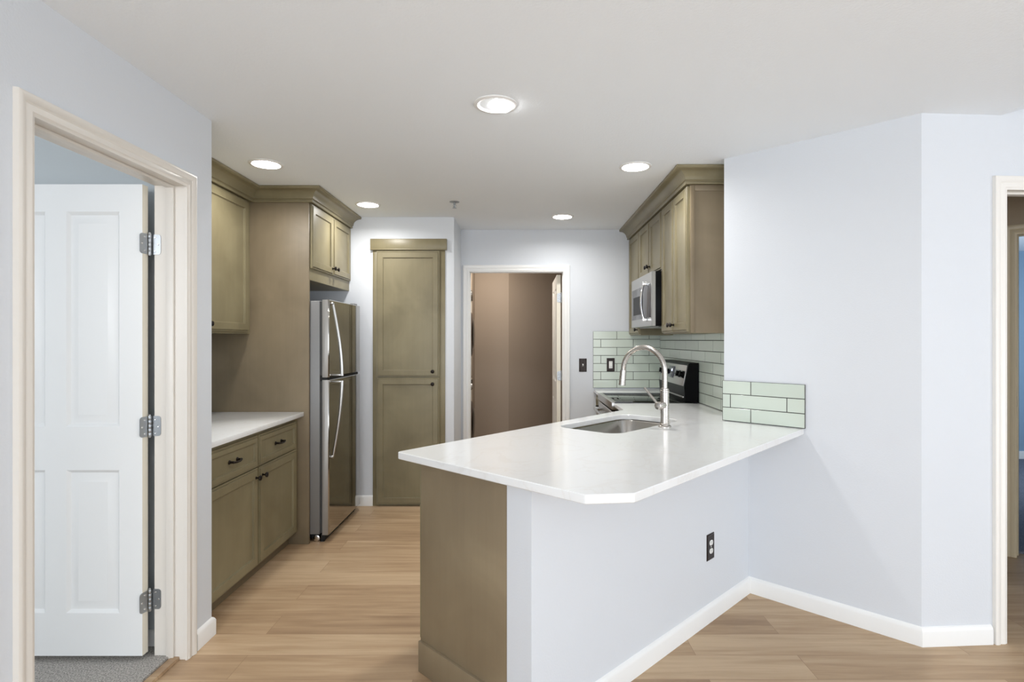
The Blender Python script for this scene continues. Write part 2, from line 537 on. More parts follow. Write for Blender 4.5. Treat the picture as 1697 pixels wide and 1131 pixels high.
# angled wall, its short return with the right doorway
T2 = .125
d1 = Vector((D0[0] - P1[0], D0[1] - P1[1], 0)).normalized()
n1 = Vector((-d1.y, d1.x, 0))
RW = Frame((P1[0], P1[1], 0), d1, (0, 0, 1), -n1)     # a along the wall, b up, c towards the room
RA0 = .402                                            # casing's inner edge = opening start
RA1 = RA0 + .81
RZ = 2.10
mb = MB()
pe = (XR, 3.366)
mb.prism([E0, P0, P1, (P1[0] + .03, P1[1] + .16), (XR + .12, 3.44), (XR, 3.44), pe], 0, CEIL)
mb.box(0, RA0 - .012, 0, CEIL, -T2, 0, RW)
mb.box(RA1 + .012, 2.75, 0, 3.3, -T2, 0, RW)
mb.box(RA0 - .012, RA1 + .012, RZ + .012, 3.3, -T2, 0, RW)
struct(mb, 'wall_angled', M_WALL, 'pale angled wall at the bar end with right hand doorway', 'wall')

# half wall under the bar
H1 = Vector((.030, 1.910))
hb = (Vector(P0) - H1).normalized()
ha = Vector((-hb.y, hb.x))                             # towards the kitchen
HW = (Vector(P0) - H1).length
H0 = H1 + ha * .122
mb = MB()
p3 = Vector(P0) + hb * .003
mb.prism([H1, p3, Vector(P0) + ha * .122 - hb * .002, H0], 0, CT - .031)
struct(mb, 'wall_peninsula', M_WALL, 'pale half wall carrying the white quartz bar top', 'half wall')

# living area behind the camera: back window for daylight, other glazing added for light
mb = MB()
WX0, WX1, WZ0, WZ1 = -1.1, 2.3, .35, 2.3
mb.box(XL - T, WX0, -4.12, -4.0, 0, 3.3); mb.box(WX1, 4.6, -4.12, -4.0, 0, 3.3)
mb.box(WX0, WX1, -4.12, -4.0, 0, WZ0); mb.box(WX0, WX1, -4.12, -4.0, WZ1, 3.3)
struct(mb, 'wall_front', M_WALL, 'pale living room wall with a wide window', 'wall')
mb = MB()
SY0, SY1, SZ1 = -2.3, .3, 2.2
mb.box(4.4, 4.52, -4.0, SY0, 0, 3.3); mb.box(4.4, 4.52, SY1, 2.9, 0, 3.3); mb.box(4.4, 4.52, SY0, SY1, SZ1, 3.3)
struct(mb, 'wall_living_side', M_WALL, 'pale living room side wall with added sliding door', 'wall')


def glazing(name, fr, a0, a1, b0, b1, nm, label, cat):
    m = MB()
    w = .05
    m.box(a0, a0 + w, b0, b1, -.03, .03, fr); m.box(a1 - w, a1, b0, b1, -.03, .03, fr)
    m.box(a0 + w, a1 - w, b0, b0 + w, -.03, .03, fr); m.box(a0 + w, a1 - w, b1 - w, b1, -.03, .03, fr)
    for k in range(1, nm):
        c = a0 + (a1 - a0) * k / nm
        m.box(c - .025, c + .025, b0 + w, b1 - w, -.028, .028, fr)
    o = struct(m, name, M_TRIM, label, cat)
    MB().box(a0 + w, a1 - w, b0 + w, b1 - w, -.003, .003, fr).build('pane', M_PANE, o)
    return o


glazing('window_1', Frame((0, -4.06, 0), (1, 0, 0), (0, 0, 1), (0, 1, 0)), WX0, WX1, WZ0, WZ1, 3, 'wide white framed living room window', 'window')
glazing('added_glass_door', Frame((4.46, 0, 0), (0, 1, 0), (0, 0, 1), (-1, 0, 0)), SY0, SY1, 0.02, SZ1, 2, 'added white framed sliding glass door, out of view', 'window')  # unseen glass door put in as the source of the side light

glazing('added_bedroom_window', Frame((0, -1.05, 0), (1, 0, 0), (0, 0, 1), (0, 1, 0)), -3.65, -1.85, .9, 2.2, 2, 'added white framed bedroom window, out of view', 'window')  # unseen window put in to carry the bedroom fill lamp

glazing('added_left_window', Frame((XL - .07, 0, 0), (0, 1, 0), (0, 0, 1), (1, 0, 0)), -3.35, -1.25, .45, 2.25, 2, 'added white framed window in the left living room wall, out of view', 'window')  # unseen window put in to carry the left fill lamp

# laundry room behind the far wall
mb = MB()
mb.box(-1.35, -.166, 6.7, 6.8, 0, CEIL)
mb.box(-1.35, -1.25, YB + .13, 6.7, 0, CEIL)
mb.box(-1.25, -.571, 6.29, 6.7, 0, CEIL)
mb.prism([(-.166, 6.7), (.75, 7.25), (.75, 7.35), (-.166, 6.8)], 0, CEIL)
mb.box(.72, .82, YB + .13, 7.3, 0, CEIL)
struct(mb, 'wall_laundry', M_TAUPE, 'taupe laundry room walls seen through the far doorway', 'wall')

# hall and blue room behind the right doorway
HP = (2.86, 3.93)                                    # hall wall, 45 degrees
HF = Frame((HP[0], HP[1], 0), (r45, -r45, 0), (0, 0, 1), (-r45, -r45, 0))
mb = MB()
ho0, ho1, hz = .447, 1.227, 2.085
mb.box(-1.2, ho0 - .012, 0, CEIL, -.11, 0, HF); mb.box(ho1 + .012, 1.58, 0, CEIL, -.11, 0, HF); mb.box(ho0 - .012, ho1 + .012, hz + .012, CEIL, -.11, 0, HF)
struct(mb, 'wall_hall', M_HALL, 'shaded tan hall wall beyond the right doorway', 'wall')
mb = MB()
mb.box(2.2, 6.2, 6.55, 6.65, 0, CEIL); mb.box(6.1, 6.2, 3.0, 6.55, 0, CEIL); mb.box(2.2, 2.3, 4.62, 6.55, 0, CEIL)
mb.box(4.4, 6.2, 2.9, 3.0, 0, CEIL)
struct(mb, 'wall_far_room', M_SKYB, 'blue wall of the carpeted room past the hall', 'wall')
mb = MB(); mb.prism([(3.2, 3.74), (3.9, 3.04), (6.1, 3.04), (6.1, 6.55), (2.3, 6.55), (2.3, 4.64)], 0, .015)
struct(mb, 'floor_far_room', M_CARPET2, 'blue grey carpet in the far blue room', 'carpet')
mb = MB()
mb.sweep([(2.3, 6.55), (6.1, 6.55)], [(0, .015), (.014, .015), (.014, .085), (.009, .1), (0, .105)])
struct(mb, 'baseboard_far_room', M_TRIM, 'white baseboard along the blue room wall', 'baseboard')

# ------------------------------------------------------------------ baseboards and casings
BB = [(0, 0), (.014, 0), (.014, .068), (.0105, .078), (.004, .085), (0, .087)]
def base(name, path, label):
    m = MB(); m.sweep(path, BB)
    return struct(m, name, M_TRIM, label, 'baseboard')


base('baseboard_peninsula', [tuple(H0), tuple(H1), P0, P1, tuple(RW(RA0 - .066, 0, 0).xy)][1:], 'white baseboard along the half wall and angled wall')
base('baseboard_left', [(XL, DY1 + .066), (XL, 2.66), (XL - .1, 2.66)], 'short white baseboard beside the bedroom doorway')
base('baseboard_pantry', [(-1.44, YP), (PXL, YP)], 'white baseboard piece between fridge and pantry cabinet')
base('baseboard_back', [(-.58, YP), (-.58, YB)][::1], 'white baseboard on the short return beside pantry')
base('baseboard_bedroom', [(-4.6, 2.545), (XL - T, 2.545)], 'white baseboard on the blue bedroom wall')

CAS = [(-.006, 0), (-.006, .008), (.002, .010), (.006, .013), (.022, .0125), (.026, .010), (.031, .0145), (.044, .019), (.050, .019), (.056, .016), (.058, 0)]


def doorway(name, fr, a0, a1, top, depth, m, label, stop0, stop1, foot=0.0):
    mbx = MB()
    mbx.casing(fr, a0, a1, top, CAS, foot)
    j = .018                                             # jamb boards
    mbx.box(a0 - j, a0, foot, top + j, -depth, 0, fr)
    mbx.box(a1, a1 + j, foot, top + j, -depth, 0, fr)
    mbx.box(a0, a1, top, top + j, -depth, 0, fr)
    s = .011
    mbx.box(a0, a0 + s, foot, top, -stop1, -stop0, fr, .002); mbx.box(a1 - s, a1, foot, top, -stop1, -stop0, fr, .002)
    mbx.box(a0 + s, a1 - s, top - s, top, -stop1, -stop0, fr, .002)
    return struct(mbx, name, m, label, 'door frame')


LWF = Frame((XL, 0, 0), (0, 1, 0), (0, 0, 1), (1, 0, 0))
doorway('trim_1', LWF, DY0, DY1, DZ, .138, M_CREAM, 'cream moulded frame around the open bedroom doorway', .050, .082)
BWF = Frame((0, YB, 0), (1, 0, 0), (0, 0, 1), (0, -1, 0))
doorway('trim_2', BWF, LX0, LX1, LZ, .135, M_TRIM, 'white moulded frame around the laundry doorway', .04, .07)
doorway('trim_3', RW, RA0, RA1, RZ, .13, M_OFFW, 'off-white moulded frame of the right hand doorway', .05, .08)
ho = doorway('trim_4', HF, ho0, ho1, hz, .12, M_TAN, 'tan door frame in the hall before the blue room', .045, .075)
o = MB(); o.box(0, .028, -.035, .035, 0, .003, Frame(HF(ho0 + .001, 1.0, -.018), HF.w * -1, HF.v, HF.u), .004)
o.build('strike_plate', M_BRONZE, ho)
mb = MB(); mb.prism([(-.085, 0), (-.06, .012), (-.03, .012), (-.028, 0)], DY0, DY1, Frame((XL, 0, .001), (1, 0, 0), (0, 0, 1), (0, 1, 0)))
struct(mb, 'trim_5', M_FLOOR, 'wood strip where the oak floor meets bedroom carpet', 'threshold')

# ------------------------------------------------------------------ doors
def panel_door(fr, w, h, t, name, panels, parent=None):
    """A moulded door slab: front face (c = 0) with raised panels, thickness behind it."""
    m = MB()
    us = sorted({0, w} | {p for q in panels for p in (q[0], q[1])})
    vs = sorted({0, h} | {p for q in panels for p in (q[2], q[3])})
    for side in (0, 1):
        c0 = 0 if side == 0 else -t
        sg = 1 if side == 0 else -1
        for i in range(len(us) - 1):
            for j in range(len(vs) - 1):
                if any(q[0] <= us[i] and us[i + 1] <= q[1] and q[2] <= vs[j] and vs[j + 1] <= q[3] for q in panels):
                    continue
                m.add([fr(us[i], vs[j], c0), fr(us[i + 1], vs[j], c0), fr(us[i + 1], vs[j + 1], c0), fr(us[i], vs[j + 1], c0)], [[0, 1, 2, 3]])
        for q in panels:
            m.rings(fr, q[0], q[1], q[2], q[3], [(0, c0), (.005, c0 - sg * .004), (.013, c0 - sg * .012), (.020, c0 - sg * .012), (.050, c0 - sg * .002), (.053, c0 - sg * .002)], cap0=False)
    m.mi = 1
    m.add([fr(0, 0, 0), fr(w, 0, 0), fr(w, h, 0), fr(0, h, 0), fr(0, 0, -t), fr(w, 0, -t), fr(w, h, -t), fr(0, h, -t)],
          [[0, 1, 5, 4], [1, 2, 6, 5], [2, 3, 7, 6], [3, 0, 4, 7]])
    return m.build(name, [M_DOOR, M_DOOREDGE], parent, smooth=True, angle=20)


d1o = bpy.data.objects.new('door_1', None); COL.objects.link(d1o); d1o.location = (-1.622, 2.42, 0); ORG['door_1'] = (-1.622, 2.42, 0)
tag(d1o, 'white four panel bedroom door standing open', 'door', kind='structure')
df = Frame((-2.398, 2.415, .040), (1, 0, 0), (0, 0, 1), (0, -1, 0))
W = .762
panel_door(df, W, 2.031, .036, 'door_leaf', [(.115, .344, .184, .80), (.434, .663, .184, .80), (.115, .344, .986, 1.913), (.434, .663, .986, 1.913)], d1o)


def rounded_plate(m, fr, a0, a1, b0, b1, c0, c1, r, corners):
    pts = []
    for k, (cx, cy, a) in enumerate(((a0, b0, 180), (a1, b0, 270), (a1, b1, 0), (a0, b1, 90))):
        if k in corners:
            ox, oy = cx + (r if k in (0, 3) else -r), cy + (r if k in (0, 1) else -r)
            for s in range(6):
                t = math.radians(a + 18 * s)
                pts.append((ox + r * math.cos(t), oy + r * math.sin(t)))
        else:
            pts.append((cx, cy))
    m.prism(pts, c0, c1, fr)


def hinge(parent, x, y, z, ang_frames):
    """Butt hinge: knuckle plus a leaf on the door's edge and one on the jamb."""
    k = MB()
    for q in range(5):
        k.lathe((x, y, z - .046 + q * .0185), (0, 0, 1), [(.0062, 0), (.0068, .001), (.0068, .0168), (.0062, .0178)], 14)
    k.lathe((x, y, z - .050), (0, 0, 1), [(.003, 0), (.0055, .002), (.0055, .1), (.003, .103)], 12)
    h = k.build('hinge', M_ZINC, parent)
    for fr, sgn in ang_frames:
        l = MB()
        rounded_plate(l, fr, 0, .036, -.044, .044, 0, .0022, .013, (1, 2))
        l.mi = 1
        for a, b in ((.012, .030), (.025, 0), (.012, -.030)):
            l.lathe(fr(a, b, .0022), fr.w, [(.0042, 0), (.0036, .0008), (.0016, .0004)], 10)
        l.build('hinge_leaf', [M_ZINC, M_CHROME], h)
    return h


for hzv in (1.818, 1.024, .266):
    hx, hy = -1.625, 2.440
    leafd = Frame((hx - .008, 2.4125, hzv), (-1, 0, 0), (0, 0, 1), (0, -1, 0))
    leafd = Frame((-1.6355, hy - .024, hzv), (-.75, -.25, 0), (0, 0, 1), (.25, -.75, 0))
    leafj = Frame((hx + .006, DY1 - .0005, hzv), (1, 0, 0), (0, 0, 1), (0, -1, 0))
    hinge(d1o, hx, DY1 - .012, hzv, [(Frame((-1.632, DY1 - .020, hzv), (-.25, -1, 0), (0, 0, 1), (1, -.25, 0)), 1), (leafj, 1)])

d2o = bpy.data.objects.new('door_2', None); COL.objects.link(d2o); d2o.location = (.35, 5.5, 0); ORG['door_2'] = (.35, 5.5, 0)
tag(d2o, 'white laundry door opened inward, only its edge showing', 'door', kind='structure')
panel_door(Frame((.331, 5.432, .012), (0, 1, 0), (0, 0, 1), (-1, 0, 0)), .80, 2.02, .038, 'door_leaf', [(.115, .35, .17, .79), (.45, .69, .17, .79), (.115, .35, .97, 1.9), (.45, .69, .97, 1.9)], d2o)
for hzv in (1.81, 1.055, .25):
    hinge(d2o, .374, 5.426, hzv, [(Frame((.370, 5.4295, hzv), (-1, 0, 0), (0, 0, 1), (0, -1, 0)), 1), (Frame((LX1 - .0005, 5.419, hzv), (0, -1, 0), (0, 0, 1), (-1, 0, 0)), 1)])

# ------------------------------------------------------------------ cabinet parts
def shaker(parent, fr, a0, a1, b0, b1, name='door', m=None, rail=.056, t=.019):
    x = MB()
    x.rings(fr, a0, a1, b0, b1, [(0, 0), (0, t - .007), (.002, t - .005), (.010, t - .006), (.0115, t - .0075), (.0125, t - .001), (.0135, t), (rail - .001, t),
                                (rail, t - .001), (rail + .001, t - .007), (rail + .004, t - .0075), (rail + .005, t - .010)], cap0=True, cap1=True)
    return x.build(name, m or M_CAB, parent, angle=15)


KN = [(.0085, 0), (.0085, .002), (.0048, .004), (.0045, .012), (.008, .017), (.0145, .021), (.0158, .025), (.0140, .030), (.008, .0325), (0, .033)]


def knob(parent, p, axis):
    x = MB(); x.lathe(p, axis, KN, 20)
    return x.build('knob', M_BRONZE, parent)


def pull(parent, fr, w=.082):
    """Arched bail pull with flared feet."""
    x = MB()
    for s in (-1, 1):
        x.lathe(fr(s * w / 2, 0, 0), fr.w, [(.0115, 0), (.0115, .003), (.007, .006), (.006, .018), (.0075, .024), (.005, .028)], 16)
    pts = [fr(w / 2 * q, -.004 * (1 - q * q), .022 + .008 * (1 - q * q)) for q in [-1 + i / 7 for i in range(15)]]
    x.tube(pts, [.0068 - .0024 * (1 - abs(q)) for q in [-1 + i / 7 for i in range(15)]], 12)
    return x.build('handle', M_BRONZE, parent)


XF_ = lambda x: Frame((x, 0, 0), (0, 1, 0), (0, 0, 1), (1, 0, 0))      # faces +X
XN_ = lambda x: Frame((x, 0, 0), (0, -1, 0), (0, 0, 1), (-1, 0, 0))    # faces -X (a = -y)

# --- left base cabinet
bc = thing('base_cabinet', (-1.85, 3.25, 0), 'olive base cabinet with two drawers and two doors under the left counter', 'cabinet')
m = MB(); m.box(XLW + .002, -1.545, 2.665, 3.843, .09, .877); m.build('body', M_CAB, bc)
m = MB(); m.box(XLW + .1, -1.605, 2.665, 3.843, 0, .0895); m.build('toe_kick', M_CAB2, bc)
fr = XF_(-1.545)
for a0, a1, kx in ((2.708, 3.248, 3.213), (3.259, 3.797, 3.294)):
    d = shaker(bc, fr, a0, a1, .098, .662)
    knob(d, fr(kx, .610, .0195), fr.w)
    d = shaker(bc, fr, a0, a1, .668, .850, 'drawer', rail=.038)
    pull(d, Frame(fr((a0 + a1) / 2, .759, .010), fr.u, fr.v, fr.w))
ct = thing('countertop', (-1.83, 3.25, .878), 'white quartz countertop on the left base cabinet', 'countertop')
m = MB(); m.box(XLW + .002, -1.497, 2.664, 3.843, .878, .908, bev=.003); m.build('slab', M_QUARTZ, ct)

# --- left wall cabinet
wc = thing('wall_cabinet', (-2.0, 3.25, 1.44), 'olive wall cabinet above the left counter', 'cabinet')
m = MB(); m.box(XLW + .002, -1.869, 2.665, 3.843, 1.443, 2.40); m.build('body', M_CAB, wc)
fr = XF_(-1.869)
for a0, a1, kx in ((2.715, 3.253, 3.222), (3.262, 3.80, 3.300)):
    d = shaker(wc, fr, a0, a1, 1.455, 2.338)
    knob(d, fr(kx, 1.498, .0195), fr.w)

# --- tall panel, fridge cabinet
m = MB(); m.box(XLW + .002, -1.465, 3.846, 3.866, 0, 2.352, bev=.001)
tag(m.build('tall_panel', M_CAB2, None, (-1.8, 3.856, 0)), 'tall brown stained side panel between left counter and fridge', 'cabinet panel')
fc = thing('fridge_cabinet', (-1.8, 4.3, 1.81), 'olive two door cabinet mounted above the fridge', 'cabinet')
m = MB(); m.box(XLW + .002, -1.466, 3.868, YP - .002, 1.815, 2.40); m.build('body', M_CAB, fc)
fr = XF_(-1.466)
for a0, a1, kx in ((3.874, 4.303, 4.272), (4.311, 4.738, 4.342)):
    d = shaker(fc, fr, a0, a1, 1.897, 2.340)
    knob(d, fr(kx, 1.944, .0195), fr.w)

# --- crown mouldings
CR = [(-.012, 2.344), (.010, 2.344), (.013, 2.349), (.013, 2.355), (.008, 2.358), (.011, 2.364), (.017, 2.366)]
for i in range(9):
    t = i / 8 * math.pi / 2
    CR.append((.019 + .058 * (1 - math.cos(t)), 2.368 + .052 * math.sin(t)))
CR += [(.082, 2.422), (.086, 2.426), (.086, 2.4385), (-.012, 2.4385)]
m = MB(); m.sweep([(-1.850, 2.664), (-1.850, 3.846), (-1.448, 3.846), (-1.448, YP - .002)], CR)
tag(m.build('crown_molding', M_CAB, None, (-1.85, 3.8, 2.34)), 'olive crown molding running above left cabinets and fridge', 'crown molding')
m = MB(); m.sweep([(.997, YB - .002), (.997, 3.398), (1.301, 3.398)], CR)
tag(m.build('crown_molding', M_CAB, None, (.995, 4.3, 2.34)), 'olive crown molding above the microwave side cabinets', 'crown molding')

# --- right wall cabinets: XN_ frame has a = -y
XC = 1.014
fr = XN_(XC)
def rcab(y0, y1, z0, label, doors, knobs):
    c = thing('wall_cabinet', (1.16, (y0 + y1) / 2, z0), label, 'cabinet')
    m = MB(); m.box(XC, XR - .012, y0 + .001, y1 - .001, z0, 2.40); m.build('body', M_CAB, c)
    for (d0, d1), (ky, kz) in zip(doors, knobs):
        d = shaker(c, fr, -d1, -d0, z0 + .008, 2.338)
        knob(d, fr(-ky, kz, .0195), fr.w)
    return c


rcab(4.815, YB - .002, 1.443, 'narrow olive wall cabinet by the far wall beyond microwave', [(4.825, 5.262)], [(4.862, 1.49)])
rcab(4.04, 4.815, 1.905, 'short olive two door cabinet directly above the microwave', [(4.048, 4.424), (4.431, 4.807)], [(4.392, 1.975), (4.463, 1.975)])
nc = rcab(3.412, 4.04, 1.443, 'tall olive two door wall cabinet on the near side of microwave', [(3.420, 3.722), (3.729, 4.032)], [(3.690, 1.500), (3.761, 1.500)])
m = MB()
pf = Frame((0, 3.412, 0), (1, 0, 0), (0, 0, 1), (0, -1, 0))
m.box(1.018, 1.044, 1.443, 2.342, 0, .012, pf, .0015); m.box(1.044, XR - .002, 2.306, 2.342, 0, .012, pf, .0015)
m.box(1.044, XR - .002, 1.443, 2.306, 0, .006, pf)
tag(m.build('end_panel', M_CAB2, nc), 'brown framed end panel')

# --- pantry cabinet
pc = thing('pantry_cabinet', (-.96, YP, 0), 'tall olive two door pantry cabinet built into the wall', 'cabinet')
pf = Frame((0, YP, 0), (1, 0, 0), (0, 0, 1), (0, -1, 0))
m = MB()
m.box(PXL, -1.222, .0, 2.16, -.004, .010, pf, .001); m.box(-.708, PXR, 0, 2.16, -.004, .010, pf, .001)
m.box(-1.222, -.708, 2.135, 2.16, -.004, .010, pf); m.box(-1.222, -.708, 0.0, .03, -.02, .0, pf); m.box(-1.222, -.708, 1.06, 1.12, -.02, .004, pf)
m.box(PXL + .002, PXR - .002, .03, 2.2, -.106, -.02, pf)
m.build('face_frame', M_CAB, pc)
fr = Frame((0, YP - .010, 0), (1, 0, 0), (0, 0, 1), (0, -1, 0))
d = shaker(pc, fr, -1.230, -.699, 1.090, 2.150); knob(d, fr(-.754, 1.136, .0195), fr.w)
d = shaker(pc, fr, -1.230, -.699, .016, 1.084); knob(d, fr(-.754, 1.031, .0195), fr.w)
m = MB(); m.box(-1.281, -.638, 2.160, 2.253, 0, .030, pf, .003); m.box(-1.281, -.638, 2.158, 2.168, 0, .034, pf, .003); m.build('header_board', M_CAB, pc)

# ------------------------------------------------------------------ refrigerator
rf = thing('refrigerator', (-1.7, 4.24, 0), 'stainless top freezer refrigerator in its alcove', 'refrigerator')
FY0, FY1, FX = 3.878, 4.612, -1.330
m = MB(); m.box(XLW + .05, -1.402, FY0, FY1, .055, 1.672, bev=.006); m.build('body', M_FRIDGE, rf)
def fdoor(name, z0, z1):
    m = MB()
    L = []
    ts = [0, .002, .004, .006, .008, .011, .013, .02, .2, .4, .5, .6, .8, .98, .987, .989, .992, .994, .996, .998, 1]
    n = len(ts) - 1
    prof = []
    for t in ts:                                       # nearly flat front with rounded ends
        y = FY0 - .002 + (FY1 - FY0 + .004) * t
        e = 1 - abs(2 * t - 1)
        bow = .002 * (1 - (2 * t - 1) ** 2)
        rnd = -.008 * max(0, 1 - e / .02) ** 2
        prof.append((FX - .006 + bow + rnd, y))
    back = [(-1.384, FY1 + .002), (-1.384, FY0 - .002)]
    loop = prof + back
    for z, ins in ((z0, .004), (z0 + .004, 0), (z1 - .004, 0), (z1, .004)):
        L.append([Vector((x - (ins if k <= n else 0), y, z)) for k, (x, y) in enumerate(loop)])
    m.loops(L)
    q = len(loop)
    for k in range(len(L) - 1):
        m.m[k * q + n] = 1; m.m[k * q + q - 1] = 1
    d = m.build(name, [M_STEEL, M_DOORSIDE], rf, angle=40)
    g = MB(); g.box(-1.401, -1.385, FY0 + .008, FY1 - .008, z0 + .012, z1 - .012); g.build('gasket', M_GASKET, d)
    return d


fz = fdoor('freezer_door', 1.142, 1.680)
fd = fdoor('fridge_door', .052, 1.124)
def fhandle(parent, z_end, z_split):
    pts, rs = [], []
    y = 3.918
    for i in range(17):
        t = i / 16
        z = z_end + (z_split - z_end) * t
        pts.append((FX + .006 + .058 * math.sin(t * math.pi / 2), y + .012 * t, z)); rs.append(.0092 - .0025 * (1 - t))
    m = MB(); m.tube(pts, rs, 12, 1.35)
    m.box(FX - .004, FX + .062, y + .003, y + .021, z_split - (.012 if z_split > z_end else -.0), z_split + (0 if z_split > z_end else .012), bev=.002)
    m.lathe((FX - .004, y, z_end), (1, 0, 0), [(.012, 0), (.011, .014), (.004, .018)], 14)
    m.build('handle', M_STEEL2, parent)


fhandle(fz, 1.655, 1.150)
fhandle(fd, .585, 1.116)
m = MB(); m.box(-1.398, FX - .03, FY1 - .07, FY1 + .004, 1.682, 1.697, bev=.004); m.build('hinge_cover', M_FRIDGE, rf)
m = MB(); m.box(-1.40, -1.352, FY0 + .006, FY1 - .006, 1.122, 1.144); m.build('gap_shade_strip', M_RUBBER, rf)  # added black strip standing in for shade in the shallow door gap
m = MB(); m.box(-1.40, -1.37, FY0 + .02, FY1 - .02, .012, .05); m.box(XLW + .06, -1.42, FY0 + .03, FY1 - .03, .02, .055); m.build('base_grille', M_RUBBER, rf)
for y in (FY0 + .03, FY1 - .03):
    m = MB(); m.lathe((-1.432, y - .012, .022), (0, 1, 0), [(.015, 0), (.022, .003), (.022, .021), (.015, .024)], 20); m.build('roller', M_CHROME, rf)
    m = MB(); m.lathe((-1.392, y, 0.0), (0, 0, 1), [(.016, 0), (.016, .008), (.006, .012), (.006, .05)], 14); m.build('foot', M_RUBBER, rf)

# ------------------------------------------------------------------ microwave
mw = thing('microwave', (1.12, 4.43, 1.5), 'stainless microwave mounted under the short cabinet', 'microwave')
MX = .934
MY0, MY1, MZ0, MZ1 = 4.052, 4.806, 1.503, 1.900
m = MB(); m.box(MX + .026, XR - .014, MY0, MY1, MZ0, MZ1, bev=.003); m.build('body', M_BLACK, mw)
m = MB(); m.box(MX + .06, XR - .06, MY0 + .05, MY1 - .05, MZ0 - .006, MZ0); m.build('grease_filter', M_STEEL2, mw)
mf = XN_(MX + .026)
m = MB()
m.rings(mf, -MY1, -MY0, MZ0, MZ1, [(0, 0), (0, .022), (.003, .026)], cap0=True, cap1=True)
md = m.build('door', M_STEEL2, mw)
m = MB(); m.box(-MY1 + .03, -MY0 - .035, MZ0 + .062, MZ1 - .085, .0258, .0275, mf, .0005); m.build('window', M_MWGLASS, md)
m = MB(); m.box(-MY1 + .09, -MY0 - .30, MZ0 + .10, MZ1 - .15, .0276, .0282, mf); m.build('window_screen', M_BLACK, md)
pts = []
hy = -(MY0 + .155)
for i in range(17):
    t = -1 + i / 8
    pts.append(mf(hy, (MZ0 + MZ1) / 2 - .012 + t * .135, .052 + .020 * (1 - t * t)))
m = MB(); m.tube(pts, .0115, 12, .8)
for t in (-1, 1):
    m.box(hy - .011, hy + .011, (MZ0 + MZ1) / 2 - .012 + t * .135 - .014, (MZ0 + MZ1) / 2 - .012 + t * .135 + .014, .026, .062, mf, .003)
m.build('handle', M_CHROME, md)

# ------------------------------------------------------------------ range
RY0, RY1 = 4.105, 4.858
rg = thing('range', (.98, (RY0 + RY1) / 2, 0), 'stainless and black glass top electric range against the tiled wall', 'range')
m = MB(); m.box(.695, 1.285, RY0 + .002, RY1 - .002, .03, .925, bev=.003); m.build('body', M_BLACK, rg)
m = MB(); m.box(.672, 1.19, RY0 - .001, RY1 + .001, .926, .944, bev=.003); m.build('glass_top', M_GLASSK, rg)
m = MB(); m.box(.652, .694, RY0 - .001, RY1 + .001, .888, .9445, bev=.006); m.build('front_trim', M_STEEL2, rg)
m = MB(); m.rings(XN_(.695), -RY1 + .004, -RY0 - .004, .20, .872, [(0, 0), (0, .034), (.004, .038)]); od = m.build('oven_door', M_STEEL2, rg)
m = MB(); m.box(-RY1 + .09, -RY0 - .09, .32, .70, .0375, .040, XN_(.695), .001); m.build('oven_window', M_GLASSK, od)
m = MB()
fo = XN_(.695)
m.tube([fo(-RY1 + .05 + (RY1 - RY0 - .1) * i / 10, .815, .076 + .010 * math.sin(math.pi * i / 10)) for i in range(11)], .013, 12)
for y in (RY0 + .075, RY1 - .075):
    m.box(-y - .012, -y + .012, .800, .830, .037, .078, fo, .003)
m.build('handle', M_STEEL2, od)
m = MB(); m.rings(XN_(.695), -RY1 + .004, -RY0 - .004, .04, .19, [(0, 0), (0, .030), (.004, .034)]); m.build('drawer', M_STEEL2, rg)
# backguard: a slanted console
bz = [(1.190, .944), (1.182, 1.055), (1.215, 1.226), (1.225, 1.232), (1.288, 1.232), (1.288, .944)]
m = MB(); m.loops([[Vector((x, y, z)) for x, z in bz] for y in (RY0, RY1)]); bg = m.build('backguard', M_BLACK, rg)
uu = Vector((0, -1, 0)); vv = Vector((1.215 - 1.182, 0, 1.226 - 1.055)).normalized(); ww = uu.cross(vv) * 1
if ww.x > 0: ww = -ww
cf = Frame((1.182, 0, 1.055), uu, vv, ww)
m = MB(); m.box(-RY1 + .02, -RY0 - .02, .006, .160, 0, .004, cf, .0015); cp = m.build('control_panel', M_STEEL2, bg)
m = MB(); m.box(-RY1 + .03, -RY0 - .035, .062, .118, .004, .0055, cf); m.build('control_strip', M_GLASSK, cp)
yc = (RY0 + RY1) / 2 + .02
m = MB(); m.box(-yc - .085, -yc + .085, .048, .140, .0045, .007, cf, .001); dp = m.build('display', M_DISP, cp)
m = MB()
def seg(x, y, w, h): m.box(x, x + w, y, y + h, .0071, .0076, cf)
dx, dy = -yc - .012, .100
for k, segs in enumerate(('abcdef'[1:3], 'abged', 'abcdef')):
    ox = dx + k * .015
    for s in segs:
        {'a': lambda: seg(ox, dy + .016, .010, .0025), 'b': lambda: seg(ox + .0085, dy + .009, .0025, .008), 'c': lambda: seg(ox + .0085, dy, .0025, .008),
         'd': lambda: seg(ox, dy, .010, .0025), 'e': lambda: seg(ox, dy, .0025, .008), 'f': lambda: seg(ox, dy + .009, .0025, .008), 'g': lambda: seg(ox, dy + .008, .010, .0025)}[s]()
m.build('digits', M_DIGIT, dp)
for y in (RY1 - .075, RY1 - .165, RY0 + .165, RY0 + .075):
    m = MB(); m.lathe(cf(-y, .090, .0055), cf.w, [(.026, 0), (.026, .004), (.021, .007), (.019, .024), (.016, .027)], 24)
    m.box(-y - .004, -y + .004, .090 - .02, .090 + .02, .024, .034, cf, .001)
    m.build('knob', M_BLACK, cp)
m = MB(); m.box(-RY1 + .03, -RY0 - .03, .018, .030, -.006, .010, Frame((1.190, 0, .955), uu, (0, 0, 1), (-1, 0, 0)), .004); m.build('vent_rail', M_STEEL2, bg)

